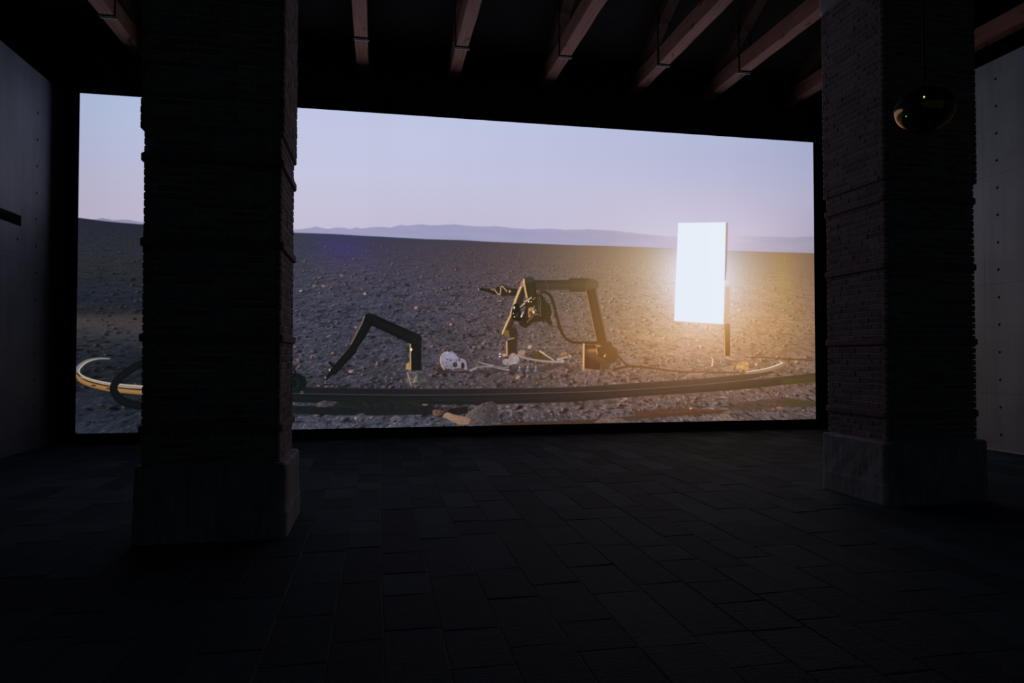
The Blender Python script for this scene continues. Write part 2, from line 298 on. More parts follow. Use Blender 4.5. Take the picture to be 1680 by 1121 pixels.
    tube([(858, 474), (850, 494), (841, 516)], [13, 14, 10], W, lit=(206, 166, 124), litw=.34, side=1, smooth=4)
    tube([(850, 476), (843, 504)], [2, 3], (222, 186, 148), a=.6)
    tube([(843, 514), (836, 530), (829, 546)], [10, 12, 12], (44, 38, 30), lit=(202, 158, 110), litw=.34, side=1, smooth=4); ell(831.5, 547, 5.2, 5.4, (96, 76, 54), 1)
    ell(842, 546, 7.2, 9.5, (36, 32, 26)); poly([(831, 562), (836, 556), (849, 548), (848, 583), (830, 584)], (38, 33, 27))
    tube([(831, 561), (831.5, 583)], 2.6, (204, 158, 106)); tube([(833, 557), (843, 554.5)], 1.6, (190, 144, 100))
    tube([(876, 468.2), (940, 468)], [17.5, 17], (42, 37, 36), flat=True, lit2=(60, 52, 52)); tube([(934, 467.4), (968, 467.8)], [22.5, 22.5], (46, 36, 34), flat=True)
    ell(971.5, 468, 10.6, 10.8, (54, 38, 33)); ell(974, 468, 7.5, 8.2, (54, 42, 38), 1, .8); tube([(963, 459), (961, 468), (963, 478)], .9, (70, 56, 50), smooth=3, a=.8)
    tube([(893, 459.5), (899, 468), (897, 476)], .9, (78, 66, 62), smooth=3, a=.8); tube([(934, 457), (934, 479)], 1, (32, 27, 25), a=.7)
    tube([(969, 474), (988, 562)], [19, 19.5], (40, 26, 26), lit=(112, 78, 58), litw=.10, side=1, lit2=(80, 60, 48), flat=True)
    tube([(869, 463), (873, 489)], [18, 18], W); poly([(861, 457), (868, 454), (875, 455), (877, 462), (862, 465)], (42, 42, 38), 1, .8)
    ell(856.5, 466, 2.5, 5.6, (150, 112, 86), 1, .95); tube([(859, 459), (859.6, 464)], 3, (222, 184, 158)); tube([(859.8, 466.5), (861.5, 476), (864, 488)], 3.2, (214, 164, 122))
    hose = [(889, 478), (899, 482), (906, 492), (911, 510), (916, 530), (923, 548), (933, 559), (948, 562.3), (980, 562.3)]
    tube(hose, [4, 5, 5, 5, 5, 4.6, 4.6, 5, 5], (34, 29, 22), smooth=6)
    # gripper and camera cluster
    o = lambda *q: [(820 + x / 11.21, 450 + y / 11.21) for x, y in q]
    poly(o((620, 380), (700, 360), (770, 375), (830, 440), (850, 510), (915, 545), (955, 690), (940, 770), (925, 810), (968, 890), (950, 940), (915, 950), (870, 900), (840, 862), (740, 870), (630, 880), (560, 930), (500, 970), (430, 980), (370, 940), (335, 870), (360, 800), (440, 690), (480, 600), (440, 560), (500, 500), (560, 440)), (27, 26, 22), .9, 1, .15)
    poly(o((750, 300), (860, 300), (800, 330), (760, 380), (735, 350)), (34, 30, 24))
    tube(o((300, 600), (270, 680), (260, 780), (330, 830), (400, 800)), [11, 9, 8, 6, 4], (13, 14, 13), smooth=4); tube(o((330, 600), (400, 600), (450, 560)), [6, 4, 3], (13, 14, 13), smooth=3)
    tube(o((270, 600), (340, 650), (355, 760), (300, 830)), [7, 6, 6, 5], (13, 14, 13), smooth=4)
    ell(820 + 430 / 11.21, 450 + 650 / 11.21, 3.4, 5.5, (66, 62, 76), 1, .9, .2)
    poly(o((400, 790), (440, 690), (480, 610), (520, 640), (500, 760), (520, 850), (460, 900), (400, 860)), (20, 20, 18))
    tube(o((390, 780), (410, 740), (440, 690)), [2.4, 2, 1.2], (196, 198, 218), smooth=3); ell(820 + 395 / 11.21, 450 + 772 / 11.21, 1.2, 1.4, (225, 225, 235), .7)
    tube(o((460, 500), (575, 430)), 2.6, (206, 160, 104)); tube(o((605, 465), (650, 430)), 1.2, (170, 130, 105)); tube(o((370, 600), (440, 550)), 1.6, (210, 195, 185))
    for x, y, r in ((445, 540, 1.2), (525, 500, 1.5), (260, 605, 1.5), (262, 630, 1), (265, 782, 1.1), (575, 505, .9), (655, 655, .9), (245, 720, 1.0)): ell(820 + x / 11.21, 450 + y / 11.21, r, r, (225, 220, 212), .7)
    poly(o((520, 620), (600, 600), (620, 640), (560, 680), (520, 700)), (140, 100, 74), .9, 1, .3); poly(o((515, 690), (560, 690), (590, 760), (540, 810), (520, 780)), (132, 88, 64), .9, 1, .3)
    poly(o((590, 680), (625, 660), (642, 700), (610, 735)), (222, 196, 160), .9); tube(o((590, 690), (620, 620), (632, 590)), 1.1, (206, 180, 140), smooth=3)
    tube(o((545, 700), (575, 770)), 1.1, (38, 28, 22)); tube(o((560, 690), (600, 740)), .9, (44, 32, 26)); tube(o((500, 885), (520, 850), (580, 810), (610, 750)), .9, (176, 128, 86), smooth=3)
    tube(o((640, 750), (660, 690), (710, 660), (705, 540), (700, 420)), .8, (104, 80, 56), smooth=3); tube(o((700, 730), (735, 765), (748, 740), (738, 640), (748, 520), (728, 410)), .9, (116, 92, 68), smooth=4); tube(o((640, 745), (690, 730)), 1.2, (170, 126, 90))
    tube(o((820, 430), (850, 520), (880, 600)), .8, (48, 44, 36), a=.8)
    # right base
    Bc = (42, 27, 25)
    tube([(970.5, 566), (970.5, 607)], 29, Bc, flat=True); tube([(957.5, 565), (957, 606)], 3.6, (190, 146, 108)); poly([(955, 600), (960, 604), (984, 608), (954, 609)], (120, 100, 92), 1, .6)
    tube([(966, 578), (990, 588)], [15, 22], (60, 42, 31), smooth=0); ell(972, 575, 8, 3, (120, 84, 62), 2.5, .8)
    poly([(980, 561), (1003, 561), (1005, 570), (996, 592), (982, 585), (977, 570)], Bc); ell(1003, 582, 11.5, 14.5, (48, 32, 27)); ell(1000, 583, 11, 14, (44, 30, 25), 1, .8)
    ell(981, 567.5, 4.6, 2.2, (128, 92, 70), 1, .8); tube([(978, 572), (979.5, 580)], 1.6, (186, 140, 106)); poly([(989, 585), (994, 580), (993, 586)], (190, 136, 94), 1, .9)
    poly([(985, 598), (1000, 600), (999, 606), (986, 606)], (50, 36, 30))
    tube([(1014, 585), (1022, 593), (1030, 600), (1040, 603)], [3.2, 3, 3.4, 2], (40, 28, 20), smooth=4); tube([(1006, 607), (1025, 602), (1045, 601), (1075, 604), (1110, 609), (1160, 610.5)], [4, 4, 2.6, 2.2, 2, 1.6], (46, 32, 22), smooth=4)
    tube([(1040, 602), (1080, 606), (1130, 612), (1170, 611), (1215, 612)], [1.6, 1.8, 1.6, 2.4, 1.6], (48, 34, 24), smooth=4)
    tube([(1222, 586), (1260, 587), (1290, 589), (1340, 591)], [1.4, 1.6, 2.6, 1.6], (40, 28, 20), smooth=4, a=.85)
    # leg bones over the assembly
    ell(827, 582.5, 3.2, 2.8, (176, 138, 102), 1, .95)
    ell(833, 594, 9.2, 5.6, (130, 122, 132), .9, 1, .12, .12); poly([(834, 588), (837, 581), (843, 579), (847, 583), (843, 589), (840, 594)], (132, 116, 118), .9, 1, .12, 3)
    poly([(838, 598), (842, 589), (848, 581), (850, 580), (851, 586), (852, 594), (846, 597)], (136, 132, 138), .9, 1, .3); ell(832.5, 597, 1.8, .8, (54, 52, 58), .7)
    tube([(851, 583), (860, 587), (880, 591), (905, 593.5), (921, 593)], [6, 3.6, 3.6, 4, 5.2], (128, 122, 126), smooth=4); ell(922.5, 592.5, 2.6, 3.2, (136, 130, 132), .9)
    tube([(885, 576), (897, 584), (908, 591)], [2.6, 2.2, 2], (176, 164, 156)); tube([(885, 575.5), (892, 579)], 1.5, (208, 178, 146)); tube([(915, 589.5), (925, 587), (935, 584.5)], [4.6, 3.2, 4.8], (140, 132, 132), smooth=3); ell(932, 585.5, 1.2, 1.2, (70, 60, 56), .7)
    ell(819.8, 580.7, 1.2, 1.2, (240, 245, 250), .7); ell(819.5, 585, 1.4, 1.3, (235, 240, 245), .7); ell(822.6, 581, .8, .8, (110, 125, 150), .7); ell(822, 585, .9, .8, (110, 125, 150), .7)
    for u, d in ((852.3, .3), (865.4, -.2), (878.8, -.2)):
        poly([(u - .8, 603 + d), (u + .8, 603 + d), (u + 3.8, 610), (u - 3.6, 610.3)], (68, 74, 106), .8); poly([(u - .7, 603 + d), (u, 603 + d), (u - 1, 610), (u - 3.6, 610.3)], (112, 118, 152), .7, .8); ell(u, 602.2 + d, 1, 1.1, (172, 178, 196), .7)
    # ---- rock, stick and post near the glowing panel ------------------------
    poly([(1205, 607), (1208, 599), (1216, 593), (1224, 592), (1229, 598), (1228, 608), (1216, 607)], (120, 92, 66), 1, 1, .6); ell(1225, 605, 3, 3, (150, 108, 68), 1, .8)
    ell(1200, 602, 5, 3, (110, 80, 56), 1, .8, .4); poly([(1125, 617), (1130, 612), (1160, 611), (1150, 615)], (104, 86, 78), 1, .8)
    tube([(1167.5, 585), (1169, 592), (1168, 600)], [1.6, 2.6, 3.6], (178, 148, 124), smooth=3)
    # ---- the light the panel spills through the dusty lens ------------------
    def gauss(u, v, su_, sv_):
        x, y = P([(u, v)])[0]; k = scale(u, v); return np.exp(-((xx - x) / (su_ * k)) ** 2 / 2 - ((yy - y) / (sv_ * k)) ** 2 / 2)[..., None]
    below = np.clip((yy - hy) / 3 + .5, 0, 1)[..., None]
    V = (gauss(1160, 500, 175, 105) * C(70, 50, 15) + gauss(1150, 560, 170, 48) * C(46, 32, 10) + gauss(1120, 615, 240, 80) * C(38, 18, 12)
         + gauss(1160, 440, 150, 80) * C(56, 52, 36) + gauss(1150, 455, 62, 66) * C(58, 94, 172) + gauss(1040, 420, 100, 55) * C(30, 22, 12) + gauss(1285, 450, 60, 80) * C(26, 15, 4))
    V = V * (.10 + .90 * below)
    ol = (np.exp(-((U - 1284) / 16) ** 2) * np.exp(-((g - .14) / .22) ** 2))[..., None] * below
    V = V + ol * C(4, 5, -7)
    img += np.where(V > 0, V * (1 - img * .72), V)
    poly([(1188, 531), (1197.6, 531), (1197.6, 584.5), (1188.4, 583.5)], (198, 150, 96), 1, .9, 0, 0, ((148, 98, 52), .15, 1))
    poly([(1189, 470), (1197.6, 470), (1197.6, 531), (1188, 531)], (206, 166, 126), 5, .45)
    tube([(1188, 533), (1188.6, 583)], 1.8, (240, 200, 138))
    # ---- the glowing panel ---------------------------------------------------
    poly([(1189, 365), (1194.2, 365.2), (1192, 440), (1190, 460), (1187, 460)], (176, 150, 138), .9, .9)
    poly([(1112.3, 365.6), (1191, 364.4), (1187, 532), (1105.6, 526.6)], (231, 238, 248), 1.1)
    b = np.pad(img, ((1, 1), (1, 1), (0, 0)), 'edge'); b = (b[:-2] + 2 * b[1:-1] + b[2:]) / 4; img = (b[:, :-2] + 2 * b[:, 1:-1] + b[:, 2:]) / 4
    # faint columns of the LED modules
    cols = rs.rand(60) - .5; img *= (1 + 0.006 * cols[(np.arange(PW) * 29 // PW)])[None, :, None]
    return np.clip(img, 0.004, 1)
# ============================================================================
# helpers
# ============================================================================
def link(name, me, mat=None, parent=None, loc=None):
    o = bpy.data.objects.new(name, me)
    COL.objects.link(o)
    if mat and me is not None and not me.materials:
        me.materials.append(mat)
    if parent:
        o.parent = parent
    if loc:
        o.location = loc
    return o

def mesh_from(bm, name, smooth=False):
    me = bpy.data.meshes.new(name)
    bm.normal_update()
    bm.to_mesh(me)
    bm.free()
    if smooth:
        me.polygons.foreach_set('use_smooth', [True] * len(me.polygons))
    return me

def add_box(bm, x0, x1, y0, y1, z0, z1, bevel=0.0):
    r = bmesh.ops.create_cube(bm, size=1.0)
    vs_ = r['verts']
    for v in vs_:
        v.co = Vector(((x0 + x1) / 2 + v.co.x * (x1 - x0), (y0 + y1) / 2 + v.co.y * (y1 - y0), (z0 + z1) / 2 + v.co.z * (z1 - z0)))
    if bevel:
        ed = list({e for v in vs_ for e in v.link_edges})
        bmesh.ops.bevel(bm, geom=ed, offset=bevel, segments=1, affect='EDGES', profile=0.5)

def box(name, dims, mat, parent=None, bevel=0.0):
    bm = bmesh.new()
    add_box(bm, *dims, bevel=bevel)
    return link(name, mesh_from(bm, name), mat, parent)

def thing(name, label, cat, loc=(0, 0, 0), group=None):
    o = link(name, None, None, None, loc)
    o['label'] = label
    o['category'] = cat
    if group:
        o['group'] = group
    o.empty_display_size = 0.2
    return o

def structure(o):
    o['kind'] = 'structure'
    return o

# ============================================================================
# materials
# ============================================================================
def new_mat(name):
    m = bpy.data.materials.new(name)
    m.use_nodes = True
    nt = m.node_tree
    b = nt.nodes['Principled BSDF']
    return m, nt, b

def N(nt, t, **kw):
    n = nt.nodes.new(t)
    for k, v in kw.items():
        setattr(n, k, v)
    return n

def noise_tex(nt, vec, scale, detail=4, rough=0.55, stretch=None):
    if stretch:
        mp = N(nt, 'ShaderNodeMapping')
        mp.inputs['Scale'].default_value = stretch
        nt.links.new(vec, mp.inputs['Vector'])
        vec = mp.outputs['Vector']
    n = N(nt, 'ShaderNodeTexNoise')
    n.inputs['Scale'].default_value = scale
    n.inputs['Detail'].default_value = detail
    n.inputs['Roughness'].default_value = rough
    nt.links.new(vec, n.inputs['Vector'])
    return n.outputs['Fac']

def ramp(nt, fac, stops):
    r = N(nt, 'ShaderNodeValToRGB')
    e = r.color_ramp.elements
    while len(e) < len(stops):
        e.new(0.5)
    for el, (p, c) in zip(e, stops):
        el.position = p
        el.color = (*c, 1)
    nt.links.new(fac, r.inputs['Fac'])
    return r.outputs['Color']

def mixc(nt, fac, a, b, mode='MIX'):
    m = N(nt, 'ShaderNodeMix', data_type='RGBA', blend_type=mode)
    if isinstance(fac, (int, float)):
        m.inputs[0].default_value = fac
    else:
        nt.links.new(fac, m.inputs[0])
    for i, v in ((6, a), (7, b)):
        if isinstance(v, tuple):
            m.inputs[i].default_value = (*v, 1)
        else:
            nt.links.new(v, m.inputs[i])
    return m.outputs[2]

def bump(nt, b, h, strength, dist):
    n = N(nt, 'ShaderNodeBump')
    n.inputs['Strength'].default_value = strength
    n.inputs['Distance'].default_value = dist
    nt.links.new(h, n.inputs['Height'])
    nt.links.new(n.outputs['Normal'], b.inputs['Normal'])

def pos(nt):
    return N(nt, 'ShaderNodeNewGeometry').outputs['Position']

def mat_plain(name, col, rough=0.7, metal=0.0, vary=0.25, scale=8, bmp=0.0):
    m, nt, b = new_mat(name)
    f = noise_tex(nt, pos(nt), scale)
    c = ramp(nt, f, [(0.3, tuple(x * (1 - vary) for x in col)), (0.7, tuple(min(1, x * (1 + vary)) for x in col))])
    nt.links.new(c, b.inputs['Base Color'])
    b.inputs['Roughness'].default_value = rough
    b.inputs['Metallic'].default_value = metal
    if bmp:
        bump(nt, b, noise_tex(nt, pos(nt), scale * 6), 0.6, bmp)
    return m

def mat_concrete(name, k_):
    m, nt, b = new_mat(name)
    p = pos(nt)
    c = ramp(nt, noise_tex(nt, p, 1.1, 6, .6), [(0.3, (.235 * k_, .262 * k_, .305 * k_)), (0.72, (.325 * k_, .36 * k_, .415 * k_))])
    streak = noise_tex(nt, p, 1.0, 5, .65, (3.0, 3.0, 0.35))
    c = mixc(nt, 0.45, c, ramp(nt, streak, [(0.32, (.5, .5, .5)), (0.62, (1, 1, 1))]), 'MULTIPLY')
    fine = noise_tex(nt, p, 60, 3)
    c = mixc(nt, 0.18, c, ramp(nt, fine, [(0.3, (.6, .6, .6)), (0.7, (1, 1, 1))]), 'MULTIPLY')
    hb = noise_tex(nt, p, 1.0, 4, .6, (.5, .5, 6.0))
    c = mixc(nt, 0.3, c, ramp(nt, hb, [(0.28, (.55, .56, .58)), (0.42, (1, 1, 1))]), 'MULTIPLY')
    nt.links.new(c, b.inputs['Base Color'])
    b.inputs['Roughness'].default_value = 0.62
    bump(nt, b, noise_tex(nt, p, 14, 5), 0.25, 0.004)
    return m

def mat_brick(use_attr):
    m, nt, b = new_mat('red_brick_joined' if use_attr else 'red_brick')
    p = pos(nt)
    if use_attr:
        a = N(nt, 'ShaderNodeAttribute', attribute_name='tint')
        r = a.outputs['Fac']
    else:
        r = N(nt, 'ShaderNodeObjectInfo').outputs['Random']
    c = ramp(nt, r, [(0.0, (.175, .112, .112)), (0.4, (.24, .178, .172)), (0.75, (.30, .235, .225)), (1.0, (.20, .18, .19))])
    c = mixc(nt, 0.7, c, ramp(nt, noise_tex(nt, p, 22, 5, .65), [(0.3, (.45, .42, .42)), (0.68, (1.1, 1.08, 1.08))]), 'MULTIPLY')
    nt.links.new(c, b.inputs['Base Color'])
    b.inputs['Roughness'].default_value = 0.9
    bump(nt, b, noise_tex(nt, p, 55, 5, .65), 0.8, 0.006)
    return m

def mat_stone_floor(use_attr):
    m, nt, b = new_mat('paving_stone_joined' if use_attr else 'paving_stone')
    p = pos(nt)
    if use_attr:
        r = N(nt, 'ShaderNodeAttribute', attribute_name='tint').outputs['Fac']
    else:
        r = N(nt, 'ShaderNodeObjectInfo').outputs['Random']
    c = ramp(nt, r, [(0.0, (.011, .024, .037)), (0.45, (.020, .040, .060)), (0.8, (.032, .056, .080)), (1.0, (.050, .076, .098))])
    c = mixc(nt, 0.65, c, ramp(nt, noise_tex(nt, p, 5, 6, .65), [(0.3, (.55, .55, .57)), (0.7, (1.15, 1.15, 1.15))]), 'MULTIPLY')
    nt.links.new(c, b.inputs['Base Color'])
    b.inputs['Roughness'].default_value = 0.78
    b.inputs['Specular IOR Level'].default_value = 0.2
    h = N(nt, 'ShaderNodeMath', operation='ADD')
    nt.links.new(noise_tex(nt, p, 14, 5, .7, (0.55, 2.6, 1)), h.inputs[0])
    nt.links.new(noise_tex(nt, p, 60, 4, .6), h.inputs[1])
    bump(nt, b, h.outputs[0], 0.8, 0.013)
    return m

def mat_wood(name, k_):
    m, nt, b = new_mat(name)
    p = pos(nt)
    g = noise_tex(nt, p, 3.0, 6, .65, (7, .5, 7))
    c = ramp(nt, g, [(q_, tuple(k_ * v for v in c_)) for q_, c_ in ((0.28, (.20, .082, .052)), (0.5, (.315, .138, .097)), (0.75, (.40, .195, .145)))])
    k = noise_tex(nt, p, 2.6, 3, .5, (2.0, 1.0, 2.0))
    c = mixc(nt, 0.8, c, ramp(nt, k, [(0.30, (.12, .09, .09)), (0.37, (1, 1, 1))]), 'MULTIPLY')
    nt.links.new(c, b.inputs['Base Color'])
    b.inputs['Roughness'].default_value = 0.75
    bump(nt, b, g, 0.4, 0.006)
    return m

def mat_plinth():
    m, nt, b = new_mat('worn_plinth_stone')
    p = pos(nt)
    s = noise_tex(nt, p, 5, 6, .7, (4, 4, .5))
    c = ramp(nt, s, [(0.3, (.17, .175, .18)), (0.55, (.33, .33, .335)), (0.75, (.42, .415, .41))])
    c = mixc(nt, 0.6, c, ramp(nt, noise_tex(nt, p, 2.2, 5, .6), [(0.35, (.5, .5, .5)), (0.6, (1, 1, 1))]), 'MULTIPLY')
    nt.links.new(c, b.inputs['Base Color'])
    b.inputs['Roughness'].default_value = 0.8
    bump(nt, b, noise_tex(nt, p, 16, 6, .7), 0.7, 0.012)
    return m

def mat_screen():
    arr = paint_picture()
    lin = np.where(arr <= 0.04045, arr / 12.92, ((arr + 0.055) / 1.055) ** 2.4).astype(np.float32)
    im = bpy.data.images.new('film_frame', PW, PH, alpha=False, float_buffer=True)
    buf = np.ones((PH, PW, 4), np.float32)
    buf[..., :3] = lin[::-1]
    im.pixels.foreach_set(buf.ravel())
    im.update()
    im.pack()
    m, nt, b = new_mat('led_picture')
    nt.nodes.remove(b)
    t = N(nt, 'ShaderNodeTexImage')
    t.image = im
    t.extension = 'EXTEND'
    e = N(nt, 'ShaderNodeEmission')
    e.inputs['Strength'].default_value = SCREEN_GAIN
    nt.links.new(t.outputs['Color'], e.inputs['Color'])
    nt.links.new(e.outputs[0], nt.nodes['Material Output'].inputs['Surface'])
    return m

M_CON = mat_concrete('cast_concrete', 1.0)
M_CONL = mat_concrete('shaded_cast_concrete', .68)  # same concrete, the left wall's weaker screen light darkened into its colour
M_BRICK, M_BRICKJ = mat_brick(False), mat_brick(True)
M_STONE, M_STONEJ = mat_stone_floor(False), mat_stone_floor(True)
M_WOOD = mat_wood('old_reddish_timber', 1.0)
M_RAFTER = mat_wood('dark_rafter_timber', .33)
M_PLINTH = mat_plinth()
M_MORTAR = mat_plain('lime_mortar', (.31, .30, .30), .95, 0, .25, 30, .004)
M_BED = mat_plain('pale_joint_mortar', (.15, .155, .16), .95, 0, .3, 20, .003)
M_BLACK = mat_plain('matt_black_casing', (.012, .012, .013), .8, 0, .2, 5)
M_DARK = mat_plain('dark_painted_wall', (.02, .021, .023), .9, 0, .2, 3)
M_IRON = mat_plain('dark_iron', (.055, .048, .045), .6, .6, .3, 12, .002)
M_ZINC = mat_plain('bright_worn_iron', (.30, .31, .33), .55, .7, .2, 12)
M_BAND = mat_plain('rusted_band', (.20, .13, .125), .85, .1, .35, 25, .003)
M_CAP = mat_plain('pale_capital_stone', (.34, .35, .35), .8, 0, .15, 6, .004)
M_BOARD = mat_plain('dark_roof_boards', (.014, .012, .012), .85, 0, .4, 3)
def mat_globe():
    m, nt, b = new_mat('amber_smoked_glossy_dome')
    b.inputs['Base Color'].default_value = (.004, .004, .004, 1)
    b.inputs['Specular IOR Level'].default_value = 0
    g = N(nt, 'ShaderNodeBsdfGlossy')
    g.inputs['Color'].default_value = (1.0, .60, .30, 1)
    rough = N(nt, 'ShaderNodeMath', operation='MULTIPLY')
    nt.links.new(noise_tex(nt, pos(nt), 9), rough.inputs[0])
    rough.inputs[1].default_value = .06
    nt.links.new(rough.outputs[0], g.inputs['Roughness'])
    f = N(nt, 'ShaderNodeFresnel')
    f.inputs['IOR'].default_value = 2.3
    mx = N(nt, 'ShaderNodeMixShader')
    nt.links.new(f.outputs[0], mx.inputs[0])
    nt.links.new(b.outputs[0], mx.inputs[1])
    nt.links.new(g.outputs[0], mx.inputs[2])
    nt.links.new(mx.outputs[0], nt.nodes['Material Output'].inputs['Surface'])
    return m
M_GLOBE = mat_globe()
M_HOUSING = mat_plain('gloss_black_housing', (.010, .010, .011), .5, 0, .2, 4)

# ============================================================================
# large structure
# ============================================================================
XL, XR, YS, YB = -5.62, 9.96, 13.2, 13.75

# floor: mortar bed, single stones laid in strips that run towards the screen
floor = structure(box('floor', (-7.6, 12.7, -5.0, YB + .2, -0.20, -0.0065), M_BED))

def unit_stone(seed):
    rnd = random.Random(seed)
    bm = bmesh.new()
    add_box(bm, -.5, .5, -.5, .5, -1, 0)
    top = [e for e in bm.edges if all(v.co.z > -.5 for v in e.verts)]
    bmesh.ops.bevel(bm, geom=top, offset=0.018, segments=1, affect='EDGES')
    for v in bm.verts:
        if v.co.z > -.5:
            v.co.z += rnd.uniform(-.06, .03) - (.10 if max(abs(v.co.x), abs(v.co.y)) > .495 else 0)
            v.co.x += rnd.uniform(-.010, .010)
            v.co.y += rnd.uniform(-.007, .007)
    return mesh_from(bm, 'paving_stone')

STONES = [unit_stone(s) for s in range(6)]
rnd = random.Random(5)
edges = [-0.92, -0.585, -0.245, 0.035, 0.36]
while edges[-1] < XR - .2:
    edges.append(edges[-1] + rnd.uniform(.28, .36))
while edges[0] > XL + .2:
    edges.insert(0, edges[0] - rnd.uniform(.28, .36))
edges[0], edges[-1] = XL, XR
slots = []
for xa, xb in zip(edges[:-1], edges[1:]):
    y = -1.5 + rnd.uniform(0, .5)
    while y < YB - .1:
        L = rnd.choice((.40, .48, .55, .62, .70, .80, .95)) * rnd.uniform(.92, 1.08)
        y1 = min(y + L, YB)
        slots.append((xa, xb, y, y1, rnd.uniform(-.0018, .0022), rnd.randrange(6), rnd.uniform(-.006, .006), rnd.random()))
        y = y1

def in_frame(x, y):
    c, s = math.cos(math.radians(11.11)), math.sin(math.radians(11.11))
    d = y * c + x * s
    r = x * c - y * s
    return d > 2.9 and abs(r) < d * .76 and not (-2.0 < x < -.75 and 6.1 < y < 7.2) and not (5.17 < x < 6.42 and 6.2 < y < 7.25)

slots.sort(key=lambda q: -((q[1] - q[0]) * (q[3] - q[2]) / max(.5, q[2]) ** 3 if in_frame((q[0] + q[1]) / 2, (q[2] + q[3]) / 2) else 0))
for me in STONES:
    me.materials.append(M_STONE)

def join_copies(name, items, mat, parent):
    """many small pieces as one mesh; items: (mesh, matrix, tint)"""
    cache, V, F, T, n = {}, [], [], [], 0
    for me, mx, tint in items:
        if me.name not in cache:
            co = np.empty(len(me.vertices) * 3)
            me.vertices.foreach_get('co', co)
            cache[me.name] = (co.reshape(-1, 3), [tuple(p.vertices) for p in me.polygons])
        co, fs = cache[me.name]
        A = np.array(mx)
        V.append(co @ A[:3, :3].T + A[:3, 3])
        F += [tuple(i + n for i in f) for f in fs]
        T += [tint] * len(co)
        n += len(co)
    me = bpy.data.meshes.new(name)
    me.from_pydata(np.concatenate(V).tolist(), [], F)
    at = me.attributes.new('tint', 'FLOAT', 'POINT')
    at.data.foreach_set('value', T)
    me.update()
    o = link(name, me, mat, parent)
    o['kind'] = 'stuff'
    return o

def stone_matrix(q):
    xa, xb, ya, yb, dz, k, rot, _ = q
    return Matrix.Translation(((xa + xb) / 2, (ya + yb) / 2, dz)) @ Matrix.Rotation(rot, 4, 'Z') @ Matrix.Diagonal((xb - xa - .006, yb - ya - .0045, .022, 1))

for q in slots[:300]:
    o = link('stone', STONES[q[5]], None, floor)
    o.matrix_local = stone_matrix(q)
join_copies('stones', [(STONES[q[5]], stone_matrix(q), q[7]) for q in slots[300:]], M_STONEJ, floor)

# concrete panel with round tie holes that are really sunk into it
def concrete_panel(parent, side, xface, y0, y1, z0, z1, holes, gap=.0015):
    """side +1: the face looks towards +X (left wall)"""
    y0 += gap; y1 -= gap; z0 += gap; z1 -= gap
    bm = bmesh.new()
    R_, D_, n = .024, .03, 10
    rect = [bm.verts.new((xface, y, z)) for y, z in ((y0, z0), (y1, z0), (y1, z1), (y0, z1))]
    ed = [bm.edges.new((rect[i], rect[(i + 1) % 4])) for i in range(4)]
    cups = []
    for hy_, hz_ in holes:
        ring = [bm.verts.new((xface, hy_ + R_ * math.cos(t * 2 * math.pi / n), hz_ + R_ * math.sin(t * 2 * math.pi / n))) for t in range(n)]
        ed += [bm.edges.new((ring[i], ring[(i + 1) % n])) for i in range(n)]
        cups.append(ring)
    bmesh.ops.triangle_fill(bm, use_beauty=True, use_dissolve=False, edges=ed)
    for ring in cups:
        deep = [bm.verts.new((v.co.x - side * D_, v.co.y, v.co.z)) for v in ring]
        for i in range(n):
            bm.faces.new((ring[i], ring[(i + 1) % n], deep[(i + 1) % n], deep[i]))
        bm.faces.new(deep)
    back = [bm.verts.new((xface - side * .06, v.co.y, v.co.z)) for v in rect]
    for i in range(4):
        bm.faces.new((rect[i], rect[(i + 1) % 4], back[(i + 1) % 4], back[i]))
    bmesh.ops.recalc_face_normals(bm, faces=bm.faces)
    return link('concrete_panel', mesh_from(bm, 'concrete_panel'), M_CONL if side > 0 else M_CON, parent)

bm = bmesh.new()
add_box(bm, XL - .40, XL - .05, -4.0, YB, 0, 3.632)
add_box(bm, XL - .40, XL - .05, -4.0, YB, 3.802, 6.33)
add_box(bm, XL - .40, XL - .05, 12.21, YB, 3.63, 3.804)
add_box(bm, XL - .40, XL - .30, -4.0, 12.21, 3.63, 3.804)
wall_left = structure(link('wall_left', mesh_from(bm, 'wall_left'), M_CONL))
zs = [.27 + .45 * k for k in range(14)]
zl = [z - .0 + .255 - .45 * 0 for z in zs]
zl = [.255 + .4485 * k for k in range(13)]
HL = [z for z in zl if z < 5.95]
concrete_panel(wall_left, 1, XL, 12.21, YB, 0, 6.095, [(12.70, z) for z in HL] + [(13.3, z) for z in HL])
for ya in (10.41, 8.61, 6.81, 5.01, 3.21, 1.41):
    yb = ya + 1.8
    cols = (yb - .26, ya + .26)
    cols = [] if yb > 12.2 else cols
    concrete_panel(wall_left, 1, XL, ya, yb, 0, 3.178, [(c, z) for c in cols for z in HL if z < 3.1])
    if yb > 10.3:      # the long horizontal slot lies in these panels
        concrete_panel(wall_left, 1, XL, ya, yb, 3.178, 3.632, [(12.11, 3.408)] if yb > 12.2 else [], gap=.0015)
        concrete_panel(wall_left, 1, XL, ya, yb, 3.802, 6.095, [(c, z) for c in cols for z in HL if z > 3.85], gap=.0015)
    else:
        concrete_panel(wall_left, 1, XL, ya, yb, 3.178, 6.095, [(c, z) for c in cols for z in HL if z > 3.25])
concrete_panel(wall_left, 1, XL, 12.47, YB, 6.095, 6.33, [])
for yb in (12.47, 9.2, 6.0, 3.0):
    concrete_panel(wall_left, 1, XL, yb - 3.25, yb, 6.095, 6.33, [])

